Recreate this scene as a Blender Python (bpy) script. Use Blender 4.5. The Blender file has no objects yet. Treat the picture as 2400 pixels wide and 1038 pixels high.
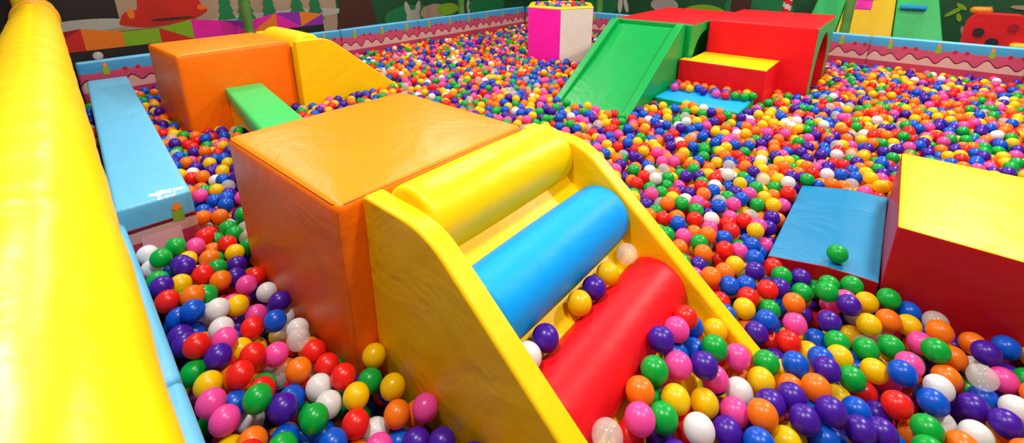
import bpy, bmesh, math, random
import numpy as np
from mathutils import Vector, Matrix
random.seed(7); np.random.seed(7)
S = bpy.context.scene
COL = S.collection
FLOOR = -0.18
CAMZ = 1.15
# ------------------------------------------------------------------ materials
def newmat(name):
    m = bpy.data.materials.new(name); m.use_nodes = True
    return m, m.node_tree, m.node_tree.nodes['Principled BSDF']
def vinyl(name, col, rough=0.38, bump=0.30, scale=4.0, var=0.06, coat=0.0, spec=0.30):
    m, t, b = newmat(name)
    tc = t.nodes.new('ShaderNodeTexCoord')
    n = t.nodes.new('ShaderNodeTexNoise'); n.inputs['Scale'].default_value = scale
    n.inputs['Detail'].default_value = 3.0; n.inputs['Distortion'].default_value = 0.8
    n2 = t.nodes.new('ShaderNodeTexNoise'); n2.inputs['Scale'].default_value = scale*18
    n2.inputs['Detail'].default_value = 2.0
    t.links.new(tc.outputs['Object'], n.inputs['Vector']); t.links.new(tc.outputs['Object'], n2.inputs['Vector'])
    ad = t.nodes.new('ShaderNodeMath'); ad.operation = 'MULTIPLY_ADD'
    t.links.new(n2.outputs['Fac'], ad.inputs[0]); ad.inputs[1].default_value = 0.05
    t.links.new(n.outputs['Fac'], ad.inputs[2])
    bp = t.nodes.new('ShaderNodeBump'); bp.inputs['Strength'].default_value = bump
    bp.inputs['Distance'].default_value = 0.03
    t.links.new(ad.outputs[0], bp.inputs['Height']); t.links.new(bp.outputs['Normal'], b.inputs['Normal'])
    mx = t.nodes.new('ShaderNodeMix'); mx.data_type = 'RGBA'
    mx.inputs['A'].default_value = (*[c*(1-var) for c in col], 1); mx.inputs['B'].default_value = (*[min(1, c*(1+var)) for c in col], 1)
    t.links.new(n.outputs['Fac'], mx.inputs['Factor']); t.links.new(mx.outputs['Result'], b.inputs['Base Color'])
    b.inputs['Roughness'].default_value = rough
    b.inputs['Specular IOR Level'].default_value = spec
    b.inputs['Coat Weight'].default_value = coat; b.inputs['Coat Roughness'].default_value = 0.2
    return m
M = {}
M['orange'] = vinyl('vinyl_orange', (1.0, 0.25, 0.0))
M['orangeshade'] = vinyl('vinyl_orange_shaded', (1.0, 0.165, 0.0))  # same orange vinyl, with the shade on the block sides put into the colour
M['piping'] = vinyl('vinyl_piping', (0.80, 0.17, 0.0))
M['yellow'] = vinyl('vinyl_yellow', (1.0, 0.57, 0.0))
M['yellowroll'] = vinyl('vinyl_yellow_roller', (1.0, 0.64, 0.0))
M['blue'] = vinyl('vinyl_sky_blue', (0.0, 0.34, 0.92), spec=.22, rough=.48)
M['red'] = vinyl('vinyl_red', (0.76, 0.006, 0.012), spec=.22, rough=.45)
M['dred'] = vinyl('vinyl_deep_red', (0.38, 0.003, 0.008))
M['green'] = vinyl('vinyl_green', (0.0, 0.34, 0.06))
M['lgreen'] = vinyl('vinyl_light_green', (0.02, 0.55, 0.12))
M['magenta'] = vinyl('vinyl_magenta', (0.95, 0.01, 0.42))
M['cream'] = vinyl('vinyl_cream', (0.82, 0.70, 0.62))
M['rail'] = vinyl('vinyl_rail_yellow', (1.0, 0.60, 0.0), rough=0.30, bump=0.16, scale=6, spec=.5)
M['lblue'] = vinyl('vinyl_light_blue', (0.13, 0.48, 0.75))
M['tealblue'] = vinyl('vinyl_teal_blue', (0.003, 0.20, 0.42))
M['purple'] = vinyl('vinyl_purple', (0.30, 0.02, 0.45))
M['lime'] = vinyl('vinyl_lime', (0.26, 0.50, 0.01))
M['brown'] = vinyl('paint_brown', (0.08, 0.022, 0.012), bump=0.0)
M['dkgreen'] = vinyl('paint_dark_green', (0.008, 0.10, 0.03), bump=0.0)
M['treegreen'] = vinyl('paint_tree_green', (0.008, 0.23, 0.07), bump=0.0)
M['beige'] = vinyl('paint_beige', (0.50, 0.34, 0.22), bump=0.0)
M['grey'] = vinyl('paint_pale_grey', (0.55, 0.50, 0.44), bump=0.0)
M['pred'] = vinyl('paint_red', (0.70, 0.02, 0.01), bump=0.0)
M['flame'] = vinyl('print_flame', (1.0, 0.22, 0.01), bump=0.0)
M['candle'] = vinyl('print_candle_green', (0.22, 0.38, 0.03), bump=0.0)
M['cherry'] = vinyl('print_cherry', (0.5, 0.01, 0.03), bump=0.0)
M['post'] = vinyl('post_green', (0.12, 0.32, 0.05))
M['strap'] = vinyl('strap_orange', (0.7, 0.33, 0.02))
M['dark'] = vinyl('dark_lining', (0.02, 0.015, 0.015), bump=0.0)
M['paper'] = vinyl('paper_pink', (0.75, 0.42, 0.45), bump=0.05)
M['floor'] = vinyl('floor_mat', (0.12, 0.04, 0.09), rough=0.6)

def mathn(t, op, a, b=None, c=None):
    n = t.nodes.new('ShaderNodeMath'); n.operation = op
    for i, v in enumerate((a, b, c)):
        if v is None: continue
        if isinstance(v, (int, float)): n.inputs[i].default_value = v
        else: t.links.new(v, n.inputs[i])
    return n.outputs[0]
def mixn(t, f, A, B):
    n = t.nodes.new('ShaderNodeMix'); n.data_type = 'RGBA'
    t.links.new(f, n.inputs['Factor'])
    for k, v in (('A', A), ('B', B)):
        if isinstance(v, tuple): n.inputs[k].default_value = (*v, 1)
        else: t.links.new(v, n.inputs[k])
    return n.outputs['Result']
def cake_mat():
    m, t, b = newmat('cake_print')
    tc = t.nodes.new('ShaderNodeTexCoord'); sp = t.nodes.new('ShaderNodeSeparateXYZ')
    t.links.new(tc.outputs['Object'], sp.inputs[0])
    x = sp.outputs['X']; z = mathn(t, 'ADD', sp.outputs['Z'], FLOOR)
    s1 = mathn(t, 'MULTIPLY', mathn(t, 'SINE', mathn(t, 'MULTIPLY', x, 2*math.pi/0.15)), 0.028)
    s2 = mathn(t, 'MULTIPLY', mathn(t, 'SINE', mathn(t, 'MULTIPLY', x, 2*math.pi/0.29)), 0.016)
    drip = mathn(t, 'ADD', mathn(t, 'ADD', s1, s2), 0.125)
    up = mathn(t, 'MULTIPLY', mathn(t, 'SINE', mathn(t, 'MULTIPLY', x, 2*math.pi/0.4)), 0.006)
    c = mixn(t, mathn(t, 'GREATER_THAN', z, 0.045), (0.45, 0.03, 0.08), (0.60, 0.34, 0.30))
    c = mixn(t, mathn(t, 'GREATER_THAN', z, mathn(t, 'ADD', drip, -0.014)), c, (0.13, 0.003, 0.018))
    c = mixn(t, mathn(t, 'GREATER_THAN', z, drip), c, (0.50, 0.055, 0.125))
    c = mixn(t, mathn(t, 'GREATER_THAN', z, mathn(t, 'ADD', up, 0.213)), c, (0.04, 0.28, 0.52))
    t.links.new(c, b.inputs['Base Color']); b.inputs['Roughness'].default_value = 0.45
    return m
M['cake'] = cake_mat()
def net_mat():
    m, t, b = newmat('net_cord')
    tc = t.nodes.new('ShaderNodeTexCoord'); sp = t.nodes.new('ShaderNodeSeparateXYZ')
    t.links.new(tc.outputs['Object'], sp.inputs[0])
    p = mathn(t, 'ADD', sp.outputs['X'], sp.outputs['Z']); q = mathn(t, 'SUBTRACT', sp.outputs['X'], sp.outputs['Z'])
    k = 1/0.022
    f1 = mathn(t, 'LESS_THAN', mathn(t, 'FRACT', mathn(t, 'MULTIPLY', mathn(t, 'ADD', p, 50), k)), 0.11)
    f2 = mathn(t, 'LESS_THAN', mathn(t, 'FRACT', mathn(t, 'MULTIPLY', mathn(t, 'ADD', q, 50), k)), 0.11)
    t.links.new(mathn(t, 'MAXIMUM', f1, f2), b.inputs['Alpha'])
    b.inputs['Base Color'].default_value = (0.02, 0.018, 0.014, 1); b.inputs['Roughness'].default_value = 0.8
    return m
M['net'] = net_mat()
def bench_top(L):
    m = vinyl('worn_light_blue', (0.13, 0.48, 0.75)); t = m.node_tree; b = t.nodes['Principled BSDF']
    src = b.inputs['Base Color'].links[0].from_socket
    tc = t.nodes.new('ShaderNodeTexCoord'); sp = t.nodes.new('ShaderNodeSeparateXYZ'); t.links.new(tc.outputs['Object'], sp.inputs[0])
    n = t.nodes.new('ShaderNodeTexNoise'); n.inputs['Scale'].default_value = 24; n.inputs['Detail'].default_value = 6
    t.links.new(tc.outputs['Object'], n.inputs['Vector'])
    dx = mathn(t, 'DIVIDE', mathn(t, 'SUBTRACT', sp.outputs['X'], L/2-.045), .075)
    dy = mathn(t, 'DIVIDE', mathn(t, 'SUBTRACT', sp.outputs['Y'], .06), .075)
    rr = mathn(t, 'ADD', mathn(t, 'MULTIPLY', dx, dx), mathn(t, 'MULTIPLY', dy, dy))
    bl = mathn(t, 'MULTIPLY', mathn(t, 'SUBTRACT', 1.0, mathn(t, 'MINIMUM', rr, 2.2)), .16)
    f = mathn(t, 'GREATER_THAN', mathn(t, 'ADD', n.outputs['Fac'], bl), 0.61)
    f = mathn(t, 'MULTIPLY', f, mathn(t, 'LESS_THAN', rr, 2.0))
    t.links.new(mixn(t, f, src, (0.60, 0.63, 0.62)), b.inputs['Base Color'])
    return m

BALLC = {'P': ('purple', (0.075, 0.010, 0.40)), 'B': ('blue', (0.0, 0.11, 0.70)), 'G': ('green', (0.0, 0.46, 0.05)),
         'Y': ('yellow', (1.0, 0.62, 0.0)), 'O': ('orange', (1.0, 0.22, 0.006)), 'R': ('red', (0.90, 0.018, 0.012)),
         'K': ('pink', (0.96, 0.085, 0.42)), 'W': ('white', (0.84, 0.82, 0.82)), 'T': ('clear frosted', (0.85, 0.80, 0.76))}
KEYS = 'PBGYORKWT'; WTS = [.145, .16, .13, .14, .165, .11, .085, .035, .03]
BM = {}
for k, (nm, c) in BALLC.items():
    m, t, b = newmat('ball_' + nm.replace(' ', '_'))
    ob = t.nodes.new('ShaderNodeTexCoord'); n = t.nodes.new('ShaderNodeTexNoise'); n.inputs['Scale'].default_value = 6
    t.links.new(ob.outputs['Object'], n.inputs['Vector'])
    mx = t.nodes.new('ShaderNodeMix'); mx.data_type = 'RGBA'
    mx.inputs['A'].default_value = (*[x*0.92 for x in c], 1); mx.inputs['B'].default_value = (*[min(1, x*1.08) for x in c], 1)
    t.links.new(n.outputs['Fac'], mx.inputs['Factor']); t.links.new(mx.outputs['Result'], b.inputs['Base Color'])
    b.inputs['Roughness'].default_value = 0.30
    if k == 'T':
        b.inputs['Alpha'].default_value = 0.30; b.inputs['Roughness'].default_value = 0.12
    else:
        tr = t.nodes.new('ShaderNodeBsdfTranslucent'); t.links.new(mx.outputs['Result'], tr.inputs['Color'])
        ms = t.nodes.new('ShaderNodeMixShader'); ms.inputs[0].default_value = 0.30
        out = t.nodes['Material Output']
        t.links.new(b.outputs[0], ms.inputs[1]); t.links.new(tr.outputs[0], ms.inputs[2]); t.links.new(ms.outputs[0], out.inputs['Surface'])
    BM[k] = m

# ------------------------------------------------------------------ helpers
def tag(o, label, cat, kind=None, group=None):
    o['label'] = label; o['category'] = cat
    if kind: o['kind'] = kind
    if group: o['group'] = group
    return o
def empty(name, loc):
    e = bpy.data.objects.new(name, None); e.location = loc; e.empty_display_size = 0.1
    COL.objects.link(e); return e
def finish(me, name, origin, parent=None, rotz=0.0):
    o = bpy.data.objects.new(name, me); COL.objects.link(o)
    if parent:
        o.parent = parent; o.location = Vector(origin) - Vector(parent.location)
    else: o.location = origin
    o.rotation_euler[2] = rotz
    return o
def axis_list(h, r, n):
    a = [-h, -h+r*.12, -h+r*.35, -h+r*.65, -h+r]
    inner = list(np.linspace(-h+r, h-r, n+2))[1:-1]
    return a + inner + [-v for v in reversed(a)]
def pad_mesh(name, size, mats, matfn=None, r=0.02, bulge=0.008, n=8):
    """soft foam cuboid, base at z=0, centred in xy"""
    h = [s/2 for s in size]; r = min(r, min(h)*0.9)
    L = [axis_list(h[i], r, n) for i in range(3)]
    bm = bmesh.new()
    for k in range(3):
        i, j = (k+1) % 3, (k+2) % 3
        for sg in (-1, 1):
            g = []
            for a in L[i]:
                row = []
                for c in L[j]:
                    p = [0, 0, 0]; p[k] = sg*h[k]; p[i] = a; p[j] = c
                    q = [max(-(h[m]-r), min(h[m]-r, p[m])) for m in range(3)]
                    d = Vector(p)-Vector(q)
                    pp = Vector(q)+d.normalized()*r
                    f = (1-(a/h[i])**2)*(1-(c/h[j])**2)
                    pp[k] += sg*bulge*f
                    row.append(bm.verts.new(pp))
                g.append(row)
            for a in range(len(g)-1):
                for c in range(len(g[0])-1):
                    bm.faces.new((g[a][c], g[a+1][c], g[a+1][c+1], g[a][c+1]))
    bmesh.ops.remove_doubles(bm, verts=bm.verts, dist=1e-5)
    bmesh.ops.recalc_face_normals(bm, faces=bm.faces)
    for f in bm.faces:
        f.smooth = True
        if matfn: f.material_index = matfn(f.normal, f.calc_center_median())
    for v in bm.verts: v.co.z += h[2]
    me = bpy.data.meshes.new(name); bm.to_mesh(me); bm.free()
    for m in mats: me.materials.append(m)
    return me
def pad_box(name, W0, W1, U0, U1, Z0, Z1, mats, matfn=None, parent=None, **kw):
    me = pad_mesh(name, (W1-W0, U1-U0, Z1-Z0), mats, matfn, **kw)
    return finish(me, name, ((W0+W1)/2, (U0+U1)/2, Z0), parent)
def prism(name, pts, axis, lo, hi, mats, origin, parent=None, matfn=None, bevel=0.012, smooth=True):
    bm = bmesh.new()
    def mk(p, z, e):
        co = (p, e, z) if axis == 'U' else (e, p, z)
        return bm.verts.new(Vector(co)-Vector(origin))
    A = [mk(p, z, lo) for p, z in pts]; B = [mk(p, z, hi) for p, z in pts]
    bm.faces.new(A); bm.faces.new(list(reversed(B)))
    n = len(pts)
    for i in range(n):
        bm.faces.new((A[i], A[(i+1) % n], B[(i+1) % n], B[i]))
    bmesh.ops.recalc_face_normals(bm, faces=bm.faces)
    for f in bm.faces:
        f.smooth = smooth
        if matfn: f.material_index = matfn(f.normal, f.calc_center_median()+Vector(origin))
    me = bpy.data.meshes.new(name); bm.to_mesh(me); bm.free()
    for m in mats: me.materials.append(m)
    o = finish(me, name, origin, parent)
    if bevel:
        b = o.modifiers.new('bevel', 'BEVEL'); b.width = bevel; b.segments = 3; b.limit_method = 'ANGLE'
        b.angle_limit = math.radians(35); b.harden_normals = smooth
    return o
def rounded(pts, seg=6):
    out = []
    n = len(pts)
    for i, (x, z, r) in enumerate(pts):
        if r <= 0: out.append((x, z)); continue
        a = Vector(pts[i-1][:2]); c = Vector(pts[(i+1) % n][:2]); b = Vector((x, z))
        p0 = b+(a-b).normalized()*r; p1 = b+(c-b).normalized()*r
        for k in range(seg+1):
            s = k/seg
            q = p0*(1-s)**2+b*2*s*(1-s)+p1*s*s
            out.append((q.x, q.y))
    return out
def roller(name, c, rad, U0, U1, mat, parent, axis='U'):
    bm = bmesh.new(); N = 48
    L = U1-U0; e = 0.020
    prof = [(0, 0.0)] + [(e*(1-math.cos(t)), rad-e+e*math.sin(t)) for t in np.linspace(0, math.pi/2, 5)]
    mid = [(s*L, rad+0.003*math.sin(math.pi*s)) for s in np.linspace(0.08, 0.92, 12)]
    prof = prof+mid+[(L-p, r) for p, r in reversed(prof)]
    rings = []
    for p, r in prof:
        if r == 0:
            rings.append([bm.verts.new((0, p, 0) if axis == 'U' else (p, 0, 0))]); continue
        ring = []
        for i in range(N):
            a = 2*math.pi*i/N
            ring.append(bm.verts.new((r*math.cos(a), p, r*math.sin(a)) if axis == 'U' else (p, r*math.cos(a), r*math.sin(a))))
        rings.append(ring)
    for A, B in zip(rings[:-1], rings[1:]):
        for i in range(N):
            j = (i+1) % N
            if len(A) == 1: bm.faces.new((A[0], B[i], B[j]))
            elif len(B) == 1: bm.faces.new((A[i], B[0], A[j]))
            else: bm.faces.new((A[i], B[i], B[j], A[j]))
    bmesh.ops.recalc_face_normals(bm, faces=bm.faces)
    for f in bm.faces: f.smooth = True
    me = bpy.data.meshes.new(name); bm.to_mesh(me); bm.free(); me.materials.append(mat)
    return finish(me, name, (c[0], U0, c[1]) if axis == 'U' else (U0, c[0], c[1]), parent)

# ------------------------------------------------------------------ orange cubes
def topside(n, c): return 0 if n.z > 0.6 else 1  # lit orange on top, orange with painted-in shade on the sides
def orange_block(W0, W1, U0, U1, lab):
    root = empty('foam_block', ((W0+W1)/2, (U0+U1)/2, FLOOR)); tag(root, lab, 'play block')
    r = .026
    pad_box('padded_cover', W0, W1, U0, U1, FLOOR, 0.51, [M['orange'], M['orangeshade']], topside, parent=root, r=r, bulge=0.014, n=10)
    hx, hy, hz = (W1-W0)/2, (U1-U0)/2, .51-FLOOR; o_ = r*(1-.7071)-.0005
    bm = bmesh.new(); pr = .0028
    def tube(a, b):
        a, b = Vector(a), Vector(b); dv = (b-a).normalized(); s = dv.orthogonal().normalized(); t2 = dv.cross(s)
        A = [bm.verts.new(a+(s*math.cos(q)+t2*math.sin(q))*pr) for q in np.linspace(0, 2*math.pi, 9)[:-1]]
        B = [bm.verts.new(b+(s*math.cos(q)+t2*math.sin(q))*pr) for q in np.linspace(0, 2*math.pi, 9)[:-1]]
        for i in range(8): f = bm.faces.new((A[i], A[(i+1) % 8], B[(i+1) % 8], B[i])); f.smooth = True
    X, Y, Z = hx-o_, hy-o_, hz-o_
    for sx in (-1, 1):
        tube((sx*X, -hy+r, Z), (sx*X, hy-r, Z)); tube((-hx+r, sx*Y, Z), (hx-r, sx*Y, Z))
        for sy in (-1, 1): tube((sx*X, sy*Y, .03), (sx*X, sy*Y, hz-r))
    bmesh.ops.recalc_face_normals(bm, faces=bm.faces)
    me = bpy.data.meshes.new('piping'); bm.to_mesh(me); bm.free(); me.materials.append(M['piping'])
    finish(me, 'piping', root.location, root)
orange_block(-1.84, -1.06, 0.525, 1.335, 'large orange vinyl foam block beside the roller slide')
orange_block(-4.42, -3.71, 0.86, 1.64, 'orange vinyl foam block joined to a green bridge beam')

# ------------------------------------------------------------------ roller slides
def roller_slide(org, along, lab):
    base, c0, c1 = org
    root = empty('roller_slide', ((base+.4, (c0+c1)/2, FLOOR) if along == 'W' else ((c0+c1)/2, base+.4, FLOOR)))
    tag(root, lab, 'slide')
    ax = 'U' if along == 'W' else 'W'
    th = 0.065
    pts = rounded([(base, FLOOR, 0), (base, 0.515, 0.02), (base+.270, 0.51, 0.09), (base+1.08, FLOOR+.02, 0.0), (base+1.08, FLOOR, 0)])
    for lo, hi in ((c0, c0+th), (c1-th, c1)):
        prism('side_panel', pts, ax, lo, hi, [M['yellow']], ((base+.4, (lo+hi)/2, FLOOR) if along == 'W' else ((lo+hi)/2, base+.4, FLOOR)), root, bevel=0.022)
    lo, hi = c0+th-.004, c1-th+.004
    pts = [(base+.005, FLOOR+.01), (base+.005, 0.47), (base+.07, 0.47), (base+.60, 0.095), (base+1.02, FLOOR+.03), (base+1.02, FLOOR+.01)]
    prism('slide_bed', pts, ax, lo, hi, [M['yellow']], ((base+.4, (lo+hi)/2, FLOOR) if along == 'W' else ((lo+hi)/2, base+.4, FLOOR)), root, bevel=0.008)
    for p, z, r, m in ((base+.130, .438, .116, 'yellowroll'), (base+.375, .270, .110, 'blue'), (base+.597, .074, .110, 'red')):
        roller('roller', (p, z), r, lo+.002, hi-.002, M[m], root, ax)
    return root
roller_slide((-1.055, 0.60, 1.385), 'W', 'yellow padded slide with yellow, blue and red rollers beside orange block')
roller_slide((1.645, -4.40, -3.62), 'U', 'yellow padded slide descending from an orange foam block')
RW, RZ, RR = -1.055+.597, .074, .110

# ------------------------------------------------------------------ bridge beam
def beam():
    p0 = Vector((-3.695, 1.24, 0)); p1 = Vector((-1.86, 0.915, 0))
    L = (p1-p0).length; ang = math.atan2(p1.y-p0.y, p1.x-p0.x)
    root = empty('bridge_beam', ((p0+p1)/2).to_tuple()[:2]+(FLOOR,)); root.rotation_euler[2] = ang
    tag(root, 'green padded bridge beam with yellow arched underside between two orange blocks', 'balance beam')
    me = pad_mesh('top_cushion', (L, 0.25, 0.10), [M['lgreen']], r=0.015, bulge=0.006)
    o = finish(me, 'top_cushion', (0, 0, 0)); o.parent = root; o.location = (0, 0, 0.128-FLOOR)
    h = L/2
    pts = [(-h+.02, 0), (-h+.02, .30)]+[(h-.02, .30), (h-.02, 0), (h-.22, 0)]
    pts += [(math.cos(t)*(h-.22), .27*math.sin(t)**.6) for t in np.linspace(0.12, math.pi-0.12, 16)] + [(-h+.22, 0)]
    bm = bmesh.new()
    A = [bm.verts.new((x, -.115, z)) for x, z in pts]; B = [bm.verts.new((x, .115, z)) for x, z in pts]
    bm.faces.new(A); bm.faces.new(B[::-1])
    for i in range(len(pts)):
        j = (i+1) % len(pts); bm.faces.new((A[i], A[j], B[j], B[i]))
    bmesh.ops.recalc_face_normals(bm, faces=bm.faces)
    me = bpy.data.meshes.new('arch_support'); bm.to_mesh(me); bm.free(); me.materials.append(M['yellow'])
    o = finish(me, 'arch_support', (0, 0, 0)); o.parent = root; o.location = (0, 0, 0.0)
beam()

# ------------------------------------------------------------------ tunnel set
def arch_pts(U0, U1, z0, z1, a0, a1, at):
    pts = [(U0, z0), (U0, z1), (U1, z1), (U1, z0), (a1, z0)]
    r = (a1-a0)/2; c = (a0+a1)/2; zc = at-r
    pts += [(c+r*math.cos(t), zc+r*math.sin(t)) for t in np.linspace(0, math.pi, 17)]
    pts += [(a0, z0)]
    return pts
o = prism('tunnel_block', arch_pts(4.66, 5.86, FLOOR, 0.575, 4.84, 5.62, 0.46), 'W', -1.40, -0.49,
          [M['red'], M['green']], (-0.96, 5.2, FLOOR), matfn=lambda n, c: 1 if abs(n.x) > .5 else 0, bevel=0.018)
tag(o, 'red foam tunnel block with green arched end beside a step', 'play tunnel')
o = prism('tunnel_block', arch_pts(4.26, 5.60, FLOOR, 0.565, 4.36, 4.98, 0.46), 'W', -2.20, -1.42,
          [M['red'], M['green']], (-1.81, 4.9, FLOOR), matfn=lambda n, c: 0 if n.z > .7 and c.z > .5 else 1, bevel=0.018)
tag(o, 'green foam tunnel block with red top behind the green slide', 'play tunnel')
root = empty('foam_slide', (-1.84, 3.8, FLOOR)); tag(root, 'green padded slide leading down into the balls', 'slide')
pp = rounded([(4.25, FLOOR, 0), (4.25, 0.57, 0.02), (4.17, 0.57, 0.05), (3.02, FLOOR+.02, 0), (3.02, FLOOR, 0)])
for lo, hi in ((-2.20, -2.13), (-1.545, -1.475)):
    prism('side_panel', pp, 'W', lo, hi, [M['green']], ((lo+hi)/2, 3.8, FLOOR), root, bevel=0.02)
bed = rounded([(4.245, FLOOR+.01, 0), (4.245, 0.52, 0), (4.18, 0.52, 0.03), (3.75, 0.24, 0.1), (3.06, FLOOR+.03, 0), (3.06, FLOOR+.01, 0)])
prism('slide_bed', bed, 'W', -2.134, -1.541, [M['green']], (-1.84, 3.8, FLOOR), root, bevel=0.01)
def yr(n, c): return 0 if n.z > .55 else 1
bm = bmesh.new()
out = [(-1.465, 4.13), (-.735, 4.13), (-.735, 4.655), (-1.405, 4.655), (-1.405, 4.25), (-1.465, 4.25)]
A = [bm.verts.new((x+1.1, y-4.4, 0)) for x, y in out]; B = [bm.verts.new((x+1.1, y-4.4, .26-FLOOR)) for x, y in out]
bm.faces.new(A[::-1]); f = bm.faces.new(B); f.material_index = 0
for i in range(6):
    f = bm.faces.new((A[i], A[(i+1) % 6], B[(i+1) % 6], B[i])); f.material_index = 1
bmesh.ops.recalc_face_normals(bm, faces=bm.faces)
for f in bm.faces: f.smooth = True
me = bpy.data.meshes.new('foam_step'); bm.to_mesh(me); bm.free(); me.materials.append(M['yellow']); me.materials.append(M['red'])
o = finish(me, 'foam_step', (-1.1, 4.4, FLOOR)); b = o.modifiers.new('b', 'BEVEL'); b.width = .012; b.segments = 3; b.harden_normals = True
tag(o, 'red foam step with yellow top against the red tunnel', 'play step')
o = pad_box('foam_step', -1.465, -0.79, 3.64, 4.12, FLOOR, 0.018, [M['blue'], M['green']], yr, r=0.014, bulge=0.004)
tag(o, 'low blue foam step with green sides partly covered by balls', 'play step')

# hexagonal bin
HC = Vector((-3.204, 4.752))
def hexbin():
    root = empty('ball_bin', (HC.x, HC.y, FLOOR)); tag(root, 'pink and white hexagonal padded bin with yellow rim holding balls', 'ball bin')
    a0 = math.radians(-56); R1, R2, zt = .445, .375, .585
    bm = bmesh.new()
    def ring(r, z): return [bm.verts.new((r*math.cos(a0+i*math.pi/3), r*math.sin(a0+i*math.pi/3), z-FLOOR)) for i in range(6)]
    a, b, c, d = ring(R1, FLOOR), ring(R1, zt), ring(R2, zt), ring(R2, 0.40)
    for i in range(6):
        j = (i+1) % 6
        f = bm.faces.new((a[i], a[j], b[j], b[i])); f.material_index = [1, 0, 1, 0, 1, 0][i]
        f = bm.faces.new((b[i], b[j], c[j], c[i])); f.material_index = 2
        f = bm.faces.new((c[i], c[j], d[j], d[i])); f.material_index = 2
    f = bm.faces.new(d); f.material_index = 3
    me = bpy.data.meshes.new('bin_body'); bmesh.ops.recalc_face_normals(bm, faces=bm.faces); bm.to_mesh(me); bm.free()
    for k in ('magenta', 'cream', 'yellow', 'dark'): me.materials.append(M[k])
    o = finish(me, 'bin_body', (HC.x, HC.y, FLOOR), root)
    bv = o.modifiers.new('b', 'BEVEL'); bv.width = .012; bv.segments = 3
    bm = bmesh.new(); rr = .022; N = 8; rings = []
    for i in range(6):
        ca = a0+i*math.pi/3; rings.append([bm.verts.new(((( R1+R2)/2+(R1-R2)/2*1.12*math.cos(2*math.pi*k/N))*math.cos(ca), ((R1+R2)/2+(R1-R2)/2*1.12*math.cos(2*math.pi*k/N))*math.sin(ca), zt-FLOOR+rr*math.sin(2*math.pi*k/N))) for k in range(N)])
    for i in range(6):
        for k in range(N): bm.faces.new((rings[i][k], rings[(i+1) % 6][k], rings[(i+1) % 6][(k+1) % N], rings[i][(k+1) % N]))
    bmesh.ops.recalc_face_normals(bm, faces=bm.faces)
    me = bpy.data.meshes.new('rim'); bm.to_mesh(me); bm.free(); me.materials.append(M['yellow'])
    finish(me, 'rim', (HC.x, HC.y, FLOOR), root)
hexbin()

# near steps
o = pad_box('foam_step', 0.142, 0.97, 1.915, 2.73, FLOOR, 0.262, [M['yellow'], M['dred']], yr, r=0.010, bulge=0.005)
tag(o, 'dark red foam step with yellow top beside a low blue step', 'play step')
o = prism('foam_step', [(-.22, FLOOR), (-.22, -.030), (-.02, 0.014), (.137, 0.022), (.137, FLOOR)], 'U', 1.915, 2.72,
          [M['tealblue'], M['dred']], (-.03, 2.32, FLOOR), matfn=lambda n, c: 1 if abs(n.y) > .5 else 0, bevel=0.005, smooth=False)
tag(o, 'low sloping blue foam step beside a red and yellow step', 'play step')

# ------------------------------------------------------------------ cake printed barriers
def decal(bm, pts, mi):
    f = bm.faces.new([bm.verts.new(p) for p in pts]); f.material_index = mi
def cake_panel(name, p0, p1, ztop, thick, inner, label, cat='padded wall panel', candles=True):
    d = Vector((p1[0]-p0[0], p1[1]-p0[1])); L = d.length; ang = math.atan2(d.y, d.x)
    me = pad_mesh(name, (L-.006, thick, ztop-FLOOR), [M['cake'], M['candle'], M['flame'], M['cherry'], M['lblue']],
                  (lambda n, c: 4 if n.z > .55 or not candles else 0), r=0.018, bulge=0.004)
    bm = bmesh.new(); bm.from_mesh(me)
    y = inner*(thick/2+.0045)
    zb = -FLOOR
    if candles:
        x = -L/2+.18
        while x < L/2-.1:
            w = .022
            decal(bm, [(x-w, y, zb+.185), (x+w, y, zb+.185), (x+w, y, zb+.25), (x-w, y, zb+.25)], 1)
            yy = y+inner*.001
            decal(bm, [(x-.016, yy, zb+.262), (x, yy, zb+.245), (x+.016, yy, zb+.262), (x, yy, zb+.30)], 2)
            for dx in (.13, .22):
                decal(bm, [(x+dx+.018*math.cos(t), y, zb+.215+.018*math.sin(t)) for t in np.linspace(0, 2*math.pi, 11)[:-1]], 3)
            x += .40
    me2 = bpy.data.meshes.new(name); bm.to_mesh(me2); bm.free()
    for m in me.materials: me2.materials.append(m)
    n = Vector((-d.y, d.x)).normalized()
    c = (Vector(p0)+Vector(p1))/2-n*inner*thick/2
    o = finish(me2, name, (c.x, c.y, FLOOR), None, ang)
    return tag(o, label, cat)
WB, UR, WR = -5.15, 6.50, 2.30
lab = 'light blue padded wall panel printed with pink icing drips and candles'
us = np.linspace(0.50, UR, 6)
for i in range(5):
    o = cake_panel('padded_barrier', (WB, us[i]), (WB, us[i+1]), .31, .07, -1, lab); o['group'] = 'cake printed pit wall panels'
ws = np.linspace(WB, WR, 7)
for i in range(6):
    o = cake_panel('padded_barrier', (ws[i], UR), (ws[i+1], UR), .31, .07, -1, lab); o['group'] = 'cake printed pit wall panels'
def Uwall(W): return .122-.0787*(W+.97)-.010*max(0, -W-2.2)
wl = [-5.15, -3.6, -2.21, -1.2, -0.2, .8]
for i in range(5):
    dU = -.060 if i < 2 else 0
    o = cake_panel('padded_barrier', (wl[i], Uwall(wl[i])+dU), (wl[i+1], Uwall(wl[i+1])+dU), .150, .09, 1,
                   'light blue padded wall panel beside the yellow rail', candles=False); o['group'] = 'low pit wall panels'
p0 = (-4.84, .632); p1 = (-2.17, .322)
d = Vector((p1[0]-p0[0], p1[1]-p0[1]))
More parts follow.
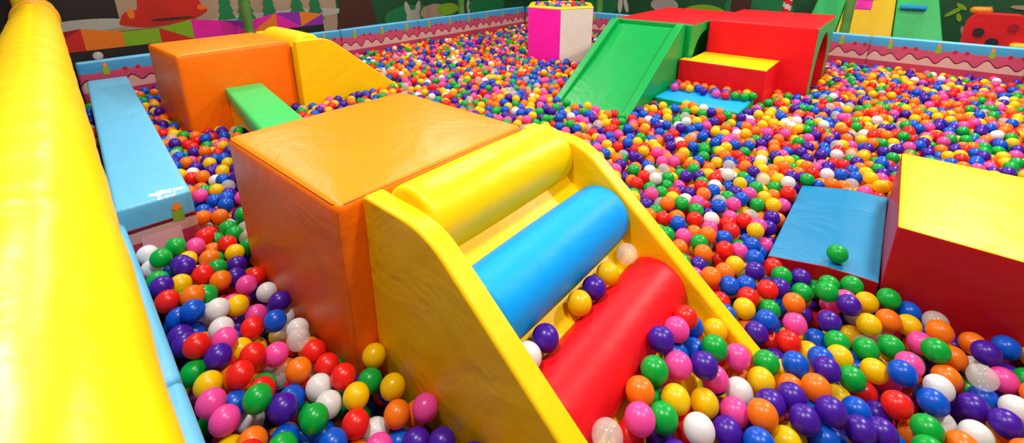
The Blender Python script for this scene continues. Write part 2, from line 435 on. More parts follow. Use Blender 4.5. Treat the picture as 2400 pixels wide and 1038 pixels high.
def bench():
    L = d.length; ang = math.atan2(d.y, d.x); th = .252; H = .21-FLOOR
    me = pad_mesh('padded_bench', (L, th, H), [M['cake'], bench_top(L), M['candle'], M['flame'], M['paper'], M['lblue']],
                  (lambda n, c: 1 if n.z > .55 else (5 if c.z > H/2-.085 else 0)), r=0.014, bulge=0.005, n=12)
    bm = bmesh.new(); bm.from_mesh(me); zb = -FLOOR; xe = L/2+.005
    decal(bm, [(xe, .045, zb+.09), (xe, .085, zb+.09), (xe, .085, zb+.14), (xe, .045, zb+.14)], 2)
    decal(bm, [(xe+.001, .045, zb+.152), (xe+.001, .065, zb+.138), (xe+.001, .086, zb+.152), (xe+.001, .065, zb+.18)], 3)
    decal(bm, [(xe, -.07, zb-.05), (xe, .065, zb-.05), (xe, .065, zb+.07), (xe, -.07, zb+.07)], 4)
    me2 = bpy.data.meshes.new('padded_bench'); bm.to_mesh(me2); bm.free()
    for m in me.materials: me2.materials.append(m)
    c = (Vector(p0)+Vector(p1))/2
    o = finish(me2, 'padded_bench', (c.x, c.y, FLOOR), None, ang)
    tag(o, 'light blue padded bench block with cake printed end and peeling top', 'padded bench')
bench()

# ------------------------------------------------------------------ yellow padded rail
def rail():
    root = empty('padded_rail', (-2.2, 0.09, .75)); tag(root, 'thick yellow foam padded rail running along the pit wall', 'padded rail')
    A = Vector((.9, -.113-.094*.9, .75)); B = Vector((-5.12, -.113+.094*5.12, .75))
    dv = (B-A); L = dv.length; dv.normalize(); side = Vector((-dv.y, dv.x, 0)); up = Vector((0, 0, 1))
    bm = bmesh.new(); NS, N = 420, 56; rings = []
    rnd = random.Random(5); ph = [rnd.uniform(0, 6) for _ in range(8)]
    for i in range(NS+1):
        s = i/NS*L; ring = []
        for k in range(N):
            a = 2*math.pi*k/N
            r = .112+.0008*math.sin(s*17+ph[0]+2*math.sin(a+ph[1]))+.0005*math.sin(s*37+ph[2]+3*math.sin(a*2+ph[3]))
            for seam in (1.75, 3.3, 4.7): r -= .002*math.exp(-((s-seam)/.012)**2)
            e = min(s, L-s)
            if e < .05: r -= .05*(1-e/.05)**2
            p = A+dv*s+side*(r*math.cos(a))+up*(r*math.sin(a))
            ring.append(bm.verts.new(p-Vector(root.location)))
        rings.append(ring)
    for X, Y in zip(rings[:-1], rings[1:]):
        for k in range(N):
            f = bm.faces.new((X[k], X[(k+1) % N], Y[(k+1) % N], Y[k])); f.smooth = True
    bm.faces.new(rings[0]); bm.faces.new(rings[-1][::-1])
    bmesh.ops.recalc_face_normals(bm, faces=bm.faces)
    me = bpy.data.meshes.new('foam_sleeve'); bm.to_mesh(me); bm.free(); me.materials.append(M['rail'])
    finish(me, 'foam_sleeve', root.location, root)
    for s in (5.35, 5.5):
        c = A+dv*s
        bm = bmesh.new(); rr = []
        for i in range(32):
            a = 2*math.pi*i/32; q = side*math.cos(a)+up*math.sin(a)
            rr.append([bm.verts.new(q*(.116+.008*math.cos(b))+dv*.012*math.sin(b)) for b in np.linspace(0, 2*math.pi, 9)[:-1]])
        for i in range(32):
            for k in range(8): bm.faces.new((rr[i][k], rr[(i+1) % 32][k], rr[(i+1) % 32][(k+1) % 8], rr[i][(k+1) % 8]))
        bmesh.ops.recalc_face_normals(bm, faces=bm.faces)
        me = bpy.data.meshes.new('strap'); bm.to_mesh(me); bm.free(); me.materials.append(M['strap'])
        finish(me, 'strap', c, root)
rail()
def post(W, U, r, z0, z1, m, lab):
    bm = bmesh.new(); N = 20; prof = [(0, z0), (r, z0)]
    z = z0
    while z < z1-.3:
        prof += [(r, z+.02), (r, z+.27), (r*.93, z+.285)]; z += .3
    prof += [(r, z1), (0, z1)]; rings = []
    for rr, zz in prof:
        rings.append([bm.verts.new((max(rr, .0005)*math.cos(2*math.pi*k/N), max(rr, .0005)*math.sin(2*math.pi*k/N), zz-z0)) for k in range(N)])
    for X, Y in zip(rings[:-1], rings[1:]):
        for k in range(N):
            f = bm.faces.new((X[k], X[(k+1) % N], Y[(k+1) % N], Y[k])); f.smooth = True
    bmesh.ops.recalc_face_normals(bm, faces=bm.faces)
    me = bpy.data.meshes.new('padded_post'); bm.to_mesh(me); bm.free(); me.materials.append(m)
    o = finish(me, 'padded_post', (W, U, z0)); tag(o, lab, 'post', group='padded posts around the pit')
for W, U in ((-5.30, 1.93), (-5.30, 5.07), (-3.72, 6.64), (-.45, 6.64), (1.2, 6.64)):
    post(W, U, .05, FLOOR, 2.4, M['post'], 'green foam padded post holding the safety net')
post(-5.28, .33, .075, FLOOR, 2.4, M['yellow'], 'yellow foam padded corner post at the end of the rail')

# ------------------------------------------------------------------ nets
def net(name, p0, p1, z0, z1):
    dd = Vector((p1[0]-p0[0], p1[1]-p0[1])); L = dd.length
    bm = bmesh.new(); v = [bm.verts.new(c) for c in ((0, 0, 0), (L, 0, 0), (L, 0, z1-z0), (0, 0, z1-z0))]; bm.faces.new(v)
    me = bpy.data.meshes.new(name); bm.to_mesh(me); bm.free(); me.materials.append(M['net'])
    o = finish(me, name, (p0[0], p0[1], z0), None, math.atan2(dd.y, dd.x))
    tag(o, 'dark knotted safety net hanging between padded posts', 'safety net', group='safety nets around the pit')
net('safety_net', (-5.235, .42), (-5.235, 6.56), FLOOR, 2.3)
net('safety_net', (-5.2, 6.58), (2.3, 6.58), FLOOR, 2.3)

# ------------------------------------------------------------------ room shell with murals
def wall(name, base, shapes, plane, rng, z1=2.6):
    bm = bmesh.new(); mats = []
    def mi(k):
        if M[k] not in mats: mats.append(M[k])
        return mats.index(M[k])
    def P(s, z, off): return (off*(1) + plane[1], s, z) if plane[0] == 'W' else (s, plane[1]-off, z)
    q = [P(rng[0], FLOOR, 0), P(rng[1], FLOOR, 0), P(rng[1], z1, 0), P(rng[0], z1, 0)]
    f = bm.faces.new([bm.verts.new(c) for c in q]); f.material_index = mi(base)
    for i, (k, pts) in enumerate(shapes):
        f = bm.faces.new([bm.verts.new(P(s, z, .004+.0006*i)) for s, z in pts]); f.material_index = mi(k)
    me = bpy.data.meshes.new(name); bm.to_mesh(me); bm.free()
    for m in mats: me.materials.append(m)
    o = finish(me, name, (0, 0, 0)); o['kind'] = 'structure'; return o
def rect(a, b, c, d): return [(a, c), (b, c), (b, d), (a, d)]
def ell(x, z, a, b, n=20, rot=0): return [(x+a*math.cos(t)*math.cos(rot)-b*math.sin(t)*math.sin(rot), z+a*math.cos(t)*math.sin(rot)+b*math.sin(t)*math.cos(rot)) for t in np.linspace(0, 2*math.pi, n+1)[:-1]]
def tree(x, w, z0, k='treegreen'):
    out = []
    for j in range(4):
        zz = z0+j*.09; ww = w*(1-.17*j)
        out.append((k, [(x-ww, zz), (x+ww, zz), (x, zz+.20)]))
    return out
sh = [('beige', rect(-.5, 3.35, -.1, 2.6)), ('dark', rect(-.5, 1.0, .50, 2.6)), ('grey', ell(.75, .52, .35, .06)), ('brown', rect(.3, 2.0, -.1, .44)),
      ('grey', ell(2.6, .44, .9, .07)),
      ('pred', rounded([(.98, .50, .03), (1.04, .62, .04), (1.16, .64, .02), (1.2, .9, .05), (1.75, .95, .05), (1.72, .68, .04), (1.80, .58, .04), (1.6, .47, .05), (1.2, .45, .05)], 4)),
      ('flame', ell(1.10, .60, .03, .05)), ('flame', ell(1.74, .62, .05, .03)), ('brown', ell(1.45, .52, .2, .015))]
sh += tree(1.97, .10, .46)+tree(2.18, .11, .44)+tree(2.80, .13, .36)+tree(3.04, .12, .36)+tree(2.45, .10, .42)
sh += [('brown', [(3.30, .1), (4.0, .1), (3.9, .5), (3.92, 2.6), (3.36, 2.6), (3.4, .5)])]
sh += [('treegreen', ell(4.6, .25, .5, .18)), ('beige', ell(5.1, .28, .3, .13)), ('grey', ell(4.55, .36, .05, .13, rot=.3)), ('grey', ell(4.75, .36, .05, .13, rot=-.3)),
       ('grey', ell(4.65, .22, .14, .13)), ('lime', ell(5.4, .3, .25, .1)), ('grey', ell(5.9, .3, .05, .12)), ('treegreen', ell(6.4, .3, .5, .2))]
wall('wall_back', 'dkgreen', sh, ('W', -6.0), (-1, 8.0))
sh = [('treegreen', ell(-4.6, .3, .5, .3)), ('cream', ell(-4.05, .3, .05, .16)), ('cream', ell(-3.93, .3, .04, .14, rot=.3)), ('grey', ell(-3.2, .35, .25, .12)),
      ('lime', ell(-2.5, .2, .4, .2)), ('treegreen', ell(-1.7, .4, .5, .2)), ('brown', rect(-2.1, -1.8, -.1, 2.6)), ('dkgreen', ell(.1, .5, .4, .25))]
rnd = random.Random(11)
for i in range(26):
    sh.append((['lime', 'beige', 'treegreen', 'lime'][i % 4], ell(.35+rnd.random()*2.0, .25+rnd.random()*.75, .05+.05*rnd.random(), .025, n=12, rot=rnd.uniform(-1.4, 1.4))))
wall('wall_right', 'dkgreen', sh, ('U', 8.0), (-6.0, 4.0))
bm = bmesh.new(); bm.faces.new([bm.verts.new(c) for c in ((-6, -1.2, 0), (4, -1.2, 0), (4, 8, 0), (-6, 8, 0))])
me = bpy.data.meshes.new('floor'); bm.to_mesh(me); bm.free(); me.materials.append(M['floor'])
o = finish(me, 'floor', (0, 0, FLOOR)); o['kind'] = 'structure'

def partition():
    mats = ['dark', 'pred', 'flame', 'lime', 'magenta', 'purple', 'beige', 'dred']
    bm = bmesh.new()
    U0, U1 = .35, 2.85; W = -5.45
    def q(pts, mi, w=W):
        f = bm.faces.new([bm.verts.new((w+5.45, u-1.55, z-FLOOR)) for u, z in pts]); f.material_index = mi
    q(rect(U0, U1, FLOOR, .36), 0); n = 9; s = (U1-U0)/n; cs = [1, 7, 2, 2, 3, 3, 1, 3, 4, 4, 4, 5, 2, 4, 4, 5, 5, 2]
    for i in range(n):
        a = U0+i*s; b = a+s; t0 = .52+.035*math.sin(i*1.9); t1 = .52+.035*math.sin((i+1)*1.9)
        q([(a, .36), (b, .36), (a, t0)] if i % 2 else [(a, .36), (b, .36), (b, t1)], cs[2*i])
        q([(b, .36), (b, t1), (a, t0)] if i % 2 else [(a, .36), (b, t1), (a, t0)], cs[2*i+1])
    q(rect(U0, U1, FLOOR, .45), 0, W-.1)
    me = bpy.data.meshes.new('foam_partition'); bm.to_mesh(me); bm.free()
    for k in mats: me.materials.append(M[k])
    o = finish(me, 'foam_partition', (W, 1.55, FLOOR)); tag(o, 'low foam partition with bright triangles behind the net', 'foam partition')
partition()

# ------------------------------------------------------------------ play equipment behind the wall
def climber():
    root = empty('climbing_wedge', (-.27, 7.25, FLOOR)); tag(root, 'yellow and green foam climbing wedge with pockets', 'climbing wedge')
    def tri(outb, outt, m):
        bm = bmesh.new(); z0, z1 = FLOOR, .95
        def V(w, u, z): return bm.verts.new((w+.27, u-7.25, z-FLOOR))
        f = [V(outb[0], 6.98, z0), V(outb[1], 6.98, z0), V(outt[1], 7.42, z1), V(outt[0], 7.42, z1)]
        k = [V(outb[0], 7.6, z0), V(outb[1], 7.6, z0), V(outt[1], 7.6, z1), V(outt[0], 7.6, z1)]
        bm.faces.new(f); bm.faces.new(k[::-1])
        for i in range(4): bm.faces.new((f[i], k[i], k[(i+1) % 4], f[(i+1) % 4]))
        bmesh.ops.recalc_face_normals(bm, faces=bm.faces)
        me = bpy.data.meshes.new('wedge_section'); bm.to_mesh(me); bm.free(); me.materials.append(M[m])
        o = finish(me, 'wedge_section', root.location, root); b = o.modifiers.new('b', 'BEVEL'); b.width = .012; b.segments = 2
    tri((-1.02, -.62), (-.78, -.52), 'lgreen'); tri((-.61, .02), (-.51, -.08), 'yellow'); tri((.03, .56), (-.07, .26), 'lgreen')
    for (W, z, m) in ((-.36, .62, 'magenta'), (.12, .50, 'blue')):
        me = pad_mesh('pocket', (.2, .09, .2), [M[m]], r=.02, bulge=.01, n=3)
        o = finish(me, 'pocket', (W, 7.08+(z+.18)*.30-.03, z-.12), root); o.rotation_euler[0] = -.4
        me = pad_mesh('pocket_flap', (.24, .05, .05), [M[m]], r=.015, bulge=.004, n=2)
        o = finish(me, 'pocket_flap', (W, 7.06+(z+.18)*.30-.03, z+.06), root); o.rotation_euler[0] = -.4
climber()
def house():
    root = empty('toy_house', (.80, 6.88, FLOOR)); tag(root, 'red foam play panel with round holes behind the net', 'play panel')
    pts = rounded([(.57, FLOOR, 0), (.57, .50, .0), (.62, .60, .04), (.98, .60, .05), (1.05, .42, .05), (1.03, FLOOR, 0)])
    prism('panel_body', pts, 'U', 6.82, 6.94, [M['red']], (.80, 6.88, FLOOR), root, bevel=.015)
    for (W, z, m, r) in ((.68, .40, 'dark', .045), (.80, .30, 'dark', .05), (.92, .47, 'dred', .04)):
        bm = bmesh.new(); bmesh.ops.create_cone(bm, cap_ends=True, segments=24, radius1=r, radius2=r, depth=.02, matrix=Matrix.Rotation(math.pi/2, 4, 'X'))
        me = bpy.data.meshes.new('round_hole'); bm.to_mesh(me); bm.free(); me.materials.append(M[m]); finish(me, 'round_hole', (W, 6.815, z), root)
    me = pad_mesh('roof_cushion', (.16, .1, .06), [M['orange']], r=.02, n=2); finish(me, 'roof_cushion', (.66, 6.88, .59), root)
    me = pad_mesh('yellow_cushion', (.14, .12, .1), [M['yellow']], r=.02, n=2); finish(me, 'yellow_cushion', (1.0, 6.76, .22), root)
house()
def cane():
    root = empty('striped_post', (-1.12, 6.85, FLOOR)); tag(root, 'red and white striped foam post with orange cap', 'striped post')
    bm = bmesh.new(); N = 20; K = 60; rings = []
    for i in range(K+1): rings.append([bm.verts.new((.05*math.cos(2*math.pi*k/N), .05*math.sin(2*math.pi*k/N), i*.02)) for k in range(N)])
    for i in range(K):
        for k in range(N):
            f = bm.faces.new((rings[i][k], rings[i][(k+1) % N], rings[i+1][(k+1) % N], rings[i+1][k])); f.smooth = True
            f.material_index = int(((i/6+k/N) % 1) > .5)
    me = bpy.data.meshes.new('shaft'); bm.to_mesh(me); bm.free(); me.materials.append(M['red']); me.materials.append(M['cream'])
    finish(me, 'shaft', (-1.12, 6.85, FLOOR), root)
    bm = bmesh.new(); bmesh.ops.create_icosphere(bm, subdivisions=3, radius=.085)
    for v in bm.verts: v.co.z *= .7
    me = bpy.data.meshes.new('cap'); bm.to_mesh(me); bm.free(); me.materials.append(M['orange'])
    for p in me.polygons: p.use_smooth = True
    finish(me, 'cap', (-1.12, 6.85, FLOOR+1.22), root)
cane()

# ------------------------------------------------------------------ camera
F = 1067.0; TH = math.atan(340/F); SN, CS = math.sin(TH), math.cos(TH)
cam = bpy.data.cameras.new('camera'); co = bpy.data.objects.new('camera', cam); COL.objects.link(co)
co.location = (0, 0, CAMZ); co.rotation_euler = (math.pi/2-TH, 0, math.radians(40))
cam.sensor_width = 36; cam.lens = 36*F/2400; cam.shift_y = -279/2400; cam.clip_start = .02
cam.dof.use_dof = True; cam.dof.focus_distance = 2.0; cam.dof.aperture_fstop = 4.0
S.camera = co
c40, s40 = math.cos(math.radians(40)), math.sin(math.radians(40))
def sight(px, py, Z):
    a = (px-1200)/F; b = (py-240)/F; t = (CAMZ-Z)/(SN+CS*b); x = t*a; y = t*(CS-SN*b)
    return c40*x-s40*y, s40*x+c40*y
def project(W, U, Z):
    x = c40*W+s40*U; y = -s40*W+c40*U; d = CS*y+SN*(CAMZ-Z); v = CS*(CAMZ-Z)-SN*y
    if d < .05: return None
    return 1200+F*x/d, 240+F*v/d, d

# ------------------------------------------------------------------ ball pile
R = .0355; D = 2*R
RECTS = [(-1.84, -1.06, .525, 1.335), (-4.42, -3.71, .86, 1.64), (-1.06, RW, .60, 1.385), (RW, -.10, .60, .665), (RW, -.10, 1.32, 1.385),
         (-4.40, -3.62, 1.64, 2.62), (-1.40, -.49, 4.66, 5.86), (-2.2, -1.42, 4.26, 5.60), (-2.2, -1.47, 3.12, 4.26), (-1.47, -.735, 4.13, 4.66),
         (.140, .97, 1.915, 2.73), (-3.73, -3.5, 1.08, 1.38)]
LOWS = [(-1.47, -.79, 3.64, 4.13, .021), (-.22, .140, 1.915, 2.72, .022)]
bdir = d.normalized(); bc = (Vector(p0)+Vector(p1))/2; bL = d.length; BD = (bdir.x, bdir.y); BC = (bc.x, bc.y)
def floor_at(W, U):
    if W < WB+R or W > WR-R or U > UR-R or U < Uwall(W)+R: return None
    for a, b, c, e in RECTS:
        if a-R < W < b+R and c-R < U < e+R:
            if a == -1.06 and c == .60 and W > RW and .665+R < U < 1.32-R: continue
            return None
    if (W-HC.x)**2+(U-HC.y)**2 < (.445+R)**2: return None
    qx, qy = W-BC[0], U-BC[1]; l = qx*BD[0]+qy*BD[1]; s = -qx*BD[1]+qy*BD[0]
    if abs(l) < bL/2+R and abs(s) < .126+R: return None
    for a, b, c, e, z in LOWS:
        if a-R < W < b+R and c-R < U < e+R: return z+R
    if RW < W < -.03 and .665 <= U <= 1.32:
        z = max(.095-.58*(W+.455)+R*1.16, FLOOR+R); q = (RR+R)**2-(W-RW)**2
        if q > 0: z = max(z, RZ+math.sqrt(q))
        return z
    if -.10-R <= W < .03 and (.60-R < U < .665+R or 1.32-R < U < 1.385+R): return -.10+R*1.3
    return FLOOR+R
def limit(W, U):
    z = -R+.022+.018*math.sin(3*W+1)*math.cos(2.3*U)+.010*math.sin(7*W)*math.sin(6*U+2)+.006*math.sin(13*W+2)*math.cos(11*U)
    if W > -2.08: z += .08*math.exp(-((U-Uwall(W)-.04)/.16)**2)
    if RW < W < .0 and .665 < U < 1.32: z = max(z, (.13 if U < 1.2 else .10)-.42*(W-RW-.11))
    elif 0 <= W < .3: z = max(z, -R+.022+.04*math.exp(-((W/.14)**2+((U-1.0)/.25)**2)))
    z += .025*math.exp(-(((W-.1)/.5)**2+((U-1.80)/.15)**2))
    z += .030*math.exp(-(((W+1.1)/.6)**2+((U-3.45)/.25)**2))
    if -.22-R < W < .140+R and 1.915-R < U < 2.72+R: return -1
    if -1.47-R < W < -.79 and 3.64-R < U < 4.13:
        return .075 if U > 3.87+.10*(W+1.47)+.05*math.sin(14*W) else -1
    return z
grid = {}; balls = []
def cell(W, U): return int(math.floor(W/D)), int(math.floor(U/D))
def rest(W, U):
    f = floor_at(W, U)
    if f is None: return None, None
    z = f; sup = None; ci, cj = cell(W, U); DD = D*D
    for i in (ci-1, ci, ci+1):
        for j in (cj-1, cj, cj+1):
            g = grid.get((i, j))
            if g:
                for (w, u, zz) in g:
                    dx = W-w; dy = U-u; s = DD-dx*dx-dy*dy
                    if s > 0:
                        h = zz+math.sqrt(s)
                        if h > z: z = h; sup = (w, u)
    return z, sup
def add(W, U, z, c=None):
    grid.setdefault(cell(W, U), []).append((W, U, z)); balls.append((W, U, z, c or random.choices(KEYS, WTS)[0]))
def in_region(W, U):
    x = c40*W+s40*U; y = -s40*W+c40*U
    dd = CS*y+SN*CAMZ
    return dd > .1 and abs(x) < 1.25*dd+.3
def drop(W, U, lim):
    z, s = rest(W, U)
    if z is None: return False
    step = .5*R
    for _ in range(12):
        if s is None: break
        dx, dy = W-s[0], U-s[1]; n = math.hypot(dx, dy)
        if n < 1e-6: dx, dy, n = 1, 0, 1
        a = random.uniform(-.7, .7); ca, sa = math.cos(a), math.sin(a)
        nx = W+step*(dx*ca-dy*sa)/n; ny = U+step*(dx*sa+dy*ca)/n
        z2, s2 = rest(nx, ny)
        if z2 is None or z2 >= z: step *= .65; continue
        W, U, z, s = nx, ny, z2, s2
    L = limit(W, U) if lim is None else lim
    if z > L: return False
    add(W, U, z); return True
def fill(n, lim, box=(WB, WR, 0, UR)):
    for _ in range(n):
        W = random.uniform(box[0], box[1]); U = random.uniform(box[2], box[3])
        if in_region(W, U): drop(W, U, lim)
NEARBOX = (-2.7, 1.2, .1, 3.2)
fill(36000, FLOOR+R+.022); fill(9000, FLOOR+R+.022, NEARBOX); fill(14000, FLOOR+R+.075, NEARBOX); fill(2500, .05, (-.45, .0, .66, 1.33))
seeds = """438,385,R 503,412,W 533,428,T 478,375,B 513,378,O 375,332,P 372,598,R 413,607,P 455,618,W 365,640,Y 403,657,O 463,655,O 387,695,B 440,722,B 480,675,G
530,683,K 578,670,K 550,640,P 507,622,G 548,583,Y 453,574,P 498,586,G 600,612,B 624,677,W 655,708,P 605,722,K 557,718,Y 512,732,W 473,752,O 407,767,P 390,735,O
475,794,B 535,765,B 590,762,R 640,758,B 683,757,W 710,772,B 420,812,K 443,855,P 515,822,R 597,810,O 645,820,K 608,862,G 535,852,O 483,882,Y 540,905,B 478,932,K
610,902,R 660,905,B 700,868,O 675,838,T 735,815,R 765,845,R 727,903,W 805,885,R 768,940,W 870,815,B 912,848,K 865,878,G 920,903,Y 985,888,O 998,952,K 835,930,Y
840,963,R 930,965,O 885,980,G 748,968,G 690,1000,B 665,965,P 605,955,G 487,968,G 510,1008,Y 585,1015,O 730,1020,W 785,1018,B 975,1010,P 1045,975,Y 1085,997,O
1035,1030,P 905,1020,K 840,1020,O 960,865,P 490,540,G 548,540,G 515,505,O 570,505,G 460,490,B 492,490,P 470,460,K 530,462,B 560,460,K 427,425,G 430,350,G 495,350,O 530,350,P
1655,745,G 1700,795,T 1655,800,G 1740,805,R 1590,855,K 1620,885,G 1585,925,Y 1650,850,P 1700,848,P 1738,875,R 1690,905,P 1655,925,K 1555,970,G 1500,980,K 1425,1005,T
1372,1020,G 1628,990,W 1690,975,G 1745,1000,O 1795,940,O 1780,1000,R 1850,795,R 1845,845,B 1805,890,P 1865,905,B 1905,920,R 1885,960,G 1965,790,G 1925,838,B 2000,875,G
2035,800,G 2095,790,G 2055,850,Y 2105,878,B 2130,850,K 1985,910,K 2012,945,B 2105,940,R 2165,925,B 2220,880,O 2240,820,O 2190,830,G 2300,890,T 2195,748,T 2360,810,B
2360,870,K 2310,830,P 2370,940,W 2285,945,P 2370,1000,P 2290,1015,W 2150,980,G 2205,1000,B 2070,1005,P 1980,990,P 1920,1020,Y 1850,1020,O 1995,1030,W 2170,795,K 2085,740,O
2035,695,Y 2050,745,Y 1988,722,P 1945,750,P 1950,700,G 1957,655,O 1905,672,G 1880,635,P 1862,705,O 1808,705,G 1830,660,P 1770,630,P 1815,610,R 1798,748,B 1745,720,Y
1755,690,R 1862,765,K 1690,690,R 1700,630,O 1730,620,Y 1640,600,P 1700,580,R 1750,660,B 1710,665,B 1665,655,O 1650,580,O 1672,445,B 1705,418,W 1668,508,W 1715,535,R
1745,510,R 1770,543,Y 1835,520,Y 1855,458,P 1810,505,P 1735,572,K 1600,600,G 1632,490,G 1590,520,B 1555,500,R 1527,450,K 1545,530,G 1585,780,K 1557,815,P 1535,858,G 1502,900,O 1467,950,G 1620,748,O"""
ns = 0
for s in seeds.split():
    px, py, c = s.split(','); px = float(px); py = float(py)
    W, U = sight(px, py, -R+.02)
    if floor_at(W, U) is None: continue
    L = limit(W, U); W, U = sight(px, py, L)
    ok = False
    for k in range(18):
        w2 = W+random.uniform(-.07, .07)*R*k; u2 = U+random.uniform(-.07, .07)*R*k
        z, sp = rest(w2, u2)
        if z is not None and z <= L+.016: ok = True; break
    if not ok: continue
    add(w2, u2, z, c); ns += 1
fill(80000, None); fill(36000, None, NEARBOX); fill(5000, None, (-.45, .35, .5, 1.9))
print('balls', len(balls), 'seeds', ns)
hb = []
for _ in range(1200):
    a = random.uniform(0, 6.28); r = .32*math.sqrt(random.random()); W = HC.x+r*math.cos(a); U = HC.y+r*math.sin(a); z = .44
    for (w, u, zz, c) in hb:
        s = D*D-(W-w)**2-(U-u)**2
        if s > 0: z = max(z, zz+math.sqrt(s))
    if z < .60: hb.append((W, U, z, random.choices(KEYS, WTS)[0]))

# which balls show largest
HOUSE = [(-1.84, -1.06, .525, 1.335, .51), (-4.42, -3.71, .86, 1.64, .51), (-1.06, -.62, .60, .665, .36), (-1.06, -.62, 1.32, 1.385, .36), (.14, .97, 1.915, 2.73, .26), (-1.0, -.5, .66, 1.32, .25)]
def blocked(W, U, Z):
    for a, b, c, e, zt in HOUSE:
        t0, t1 = 0.0, 1.0; ok = True
        for o_, dd, lo, hi in ((W, -W, a, b), (U, -U, c, e), (Z, CAMZ-Z, FLOOR, zt)):
            if abs(dd) < 1e-9:
                if not lo < o_ < hi: ok = False
                continue
            x1, x2 = (lo-o_)/dd, (hi-o_)/dd
            if x1 > x2: x1, x2 = x2, x1
            t0 = max(t0, x1); t1 = min(t1, x2)
        if ok and t0 < t1: return True
    return False
Wd, Hd = 1200, 519
buf = -np.ones((Hd, Wd), dtype=np.int32)
order = []
for i, (W, U, z, c) in enumerate(balls):
    p = project(W, U, z)
    if p is None: continue
    px, py, dep = p
    if dep > 3.2 or px < -60 or px > 2460 or py > 1100: continue
    order.append((math.sqrt(W*W+U*U+(CAMZ-z)**2), i, px/2, py/2, F*R/dep/2*1.08))
order.sort(reverse=True)
for dist, i, px, py, pr in order:
    x0, x1 = max(0, int(px-pr)), min(Wd, int(px+pr)+1); y0, y1 = max(0, int(py-pr)), min(Hd, int(py+pr)+1)
    if x0 >= x1 or y0 >= y1: continue
    yy, xx = np.mgrid[y0:y1, x0:x1]
    mk = (xx-px)**2+(yy-py)**2 < pr*pr
    buf[y0:y1, x0:x1][mk] = i
yy, xx = np.mgrid[0:Hd, 0:Wd]
buf[xx*2 < 98+(yy*2+100)/3.1] = -1
ids, cnt = np.unique(buf[buf >= 0], return_counts=True)
rank = sorted(zip(cnt, ids), reverse=True)
gw, gz = -.542, .202
SPEC = [(gw, .948, gz, 'Y'), (gw, 1.030, gz, 'P'), (gw, 1.115, gz, 'Y'), (gw, 1.245, gz, 'T'), (gw, .782, gz, 'P'), (gw, .706, gz, 'W'),
        (.00, 1.965, .054, 'G')]
near = []
for n, i in rank:
    W, U, z, c = balls[i]
    if blocked(W, U, z): continue
    near.append(i)
    if len(near) >= 292: break
near_set = set(near)
def ico(sub):
    bm = bmesh.new(); bmesh.ops.create_icosphere(bm, subdivisions=sub, radius=R)
    v = np.array([x.co[:] for x in bm.verts]); f = np.array([[q.index for q in p.verts] for p in bm.faces]); bm.free(); return v, f
v4, f4 = ico(4)
BME = {}
for k in KEYS:
    me = bpy.data.meshes.new('play_ball_'+BALLC[k][0].replace(' ', '_')); me.from_pydata(v4.tolist(), [], f4.tolist())
    me.polygons.foreach_set('use_smooth', [True]*len(f4)); me.materials.append(BM[k]); BME[k] = me
def ball_obj(W, U, z, c, lab, grp='play balls in the pit'):
    o = bpy.data.objects.new('play_ball', BME[c]); o.location = (W, U, z)
    o.rotation_euler = (random.uniform(0, 6), random.uniform(0, 6), 0); COL.objects.link(o)
    tag(o, lab, 'ball', group=grp)
for i in near:
    W, U, z, c = balls[i]
    ball_obj(W, U, z, c, 'glossy %s plastic play ball lying in the ball pit' % BALLC[c][0])
for W, U, z, c in SPEC[:6]: ball_obj(W, U, z, c, '%s plastic play ball resting between rollers on the slide' % BALLC[c][0])
ball_obj(*SPEC[6], 'green plastic play ball resting on the low blue step')
ball_obj(-5.185, .66, .346, 'T', 'clear frosted plastic play ball balanced on the pit wall')

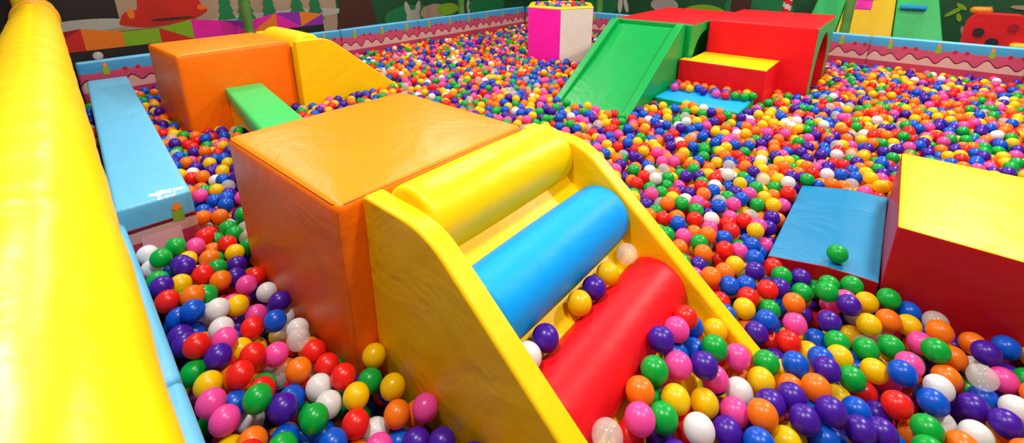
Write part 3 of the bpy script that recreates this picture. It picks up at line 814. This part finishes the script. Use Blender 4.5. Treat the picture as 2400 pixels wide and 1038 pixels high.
v3, f3 = ico(3); v2, f2 = ico(2)
V = []; Fc = []; MI = []; off = 0
for i, (W, U, z, c) in enumerate(balls):
    if i in near_set: continue
    dist = math.hypot(W, U)
    v, f = (v3, f3) if (z > -.125 and dist < 6) else (v2, f2)
    V.append(v+np.array([W, U, z])); Fc.append(f+off); MI.append(np.full(len(f), KEYS.index(c))); off += len(v)
def stuff(V, Fc, MI, name, label, group, org):
    V = np.concatenate(V)-np.array(org); Fc = np.concatenate(Fc); MI = np.concatenate(MI)
    me = bpy.data.meshes.new(name)
    me.vertices.add(len(V)); me.vertices.foreach_set('co', V.astype(np.float32).ravel())
    me.loops.add(len(Fc)*3); me.loops.foreach_set('vertex_index', Fc.astype(np.int32).ravel())
    me.polygons.add(len(Fc)); me.polygons.foreach_set('loop_start', np.arange(0, len(Fc)*3, 3, dtype=np.int32))
    try: me.polygons.foreach_set('loop_total', np.full(len(Fc), 3, dtype=np.int32))
    except Exception: pass
    for k in KEYS: me.materials.append(BM[k])
    me.polygons.foreach_set('material_index', MI.astype(np.int32)); me.polygons.foreach_set('use_smooth', np.ones(len(Fc), dtype=bool))
    me.update(calc_edges=True); me.validate()
    o = finish(me, name, org); tag(o, label, 'balls', kind='stuff', group=group)
stuff(V, Fc, MI, 'play_balls', 'thousands of glossy multicoloured plastic balls filling the pit', 'play balls in the pit', (-1.5, 3.2, FLOOR))
V = []; Fc = []; MI = []; off = 0
for (W, U, z, c) in hb:
    V.append(v3+np.array([W, U, z])); Fc.append(f3+off); MI.append(np.full(len(f3), KEYS.index(c))); off += len(v3)
stuff(V, Fc, MI, 'play_balls', 'multicoloured plastic balls heaped in the hexagonal bin', 'play balls in the bin', (HC.x, HC.y, .40))

# ------------------------------------------------------------------ light
def area(W, U, z, size, power, col=(1, .95, .88)):
    l = bpy.data.lights.new('ceiling_lamp', 'AREA'); l.shape = 'DISK'; l.size = size; l.energy = power; l.color = col
    o = bpy.data.objects.new('ceiling_lamp', l); o.location = (W, U, z); COL.objects.link(o)
for W, U, p in ((-.8, .4, 52), (-3.0, .6, 45), (.7, 1.2, 42), (-1.9, 2.6, 36), (.6, 3.9, 100), (-3.6, 3.4, 45), (-1.6, 5.6, 45), (.9, 6.0, 60), (-5.3, 1.8, 30), (-4.2, 5.6, 28), (.2, 7.2, 14)):
    area(W, U, 2.7, .3, p)
w = bpy.data.worlds.new('world'); S.world = w; w.use_nodes = True
w.node_tree.nodes['Background'].inputs[0].default_value = (1, .97, .94, 1); w.node_tree.nodes['Background'].inputs[1].default_value = .17
S.view_settings.view_transform = 'Standard'; S.view_settings.look = 'None'
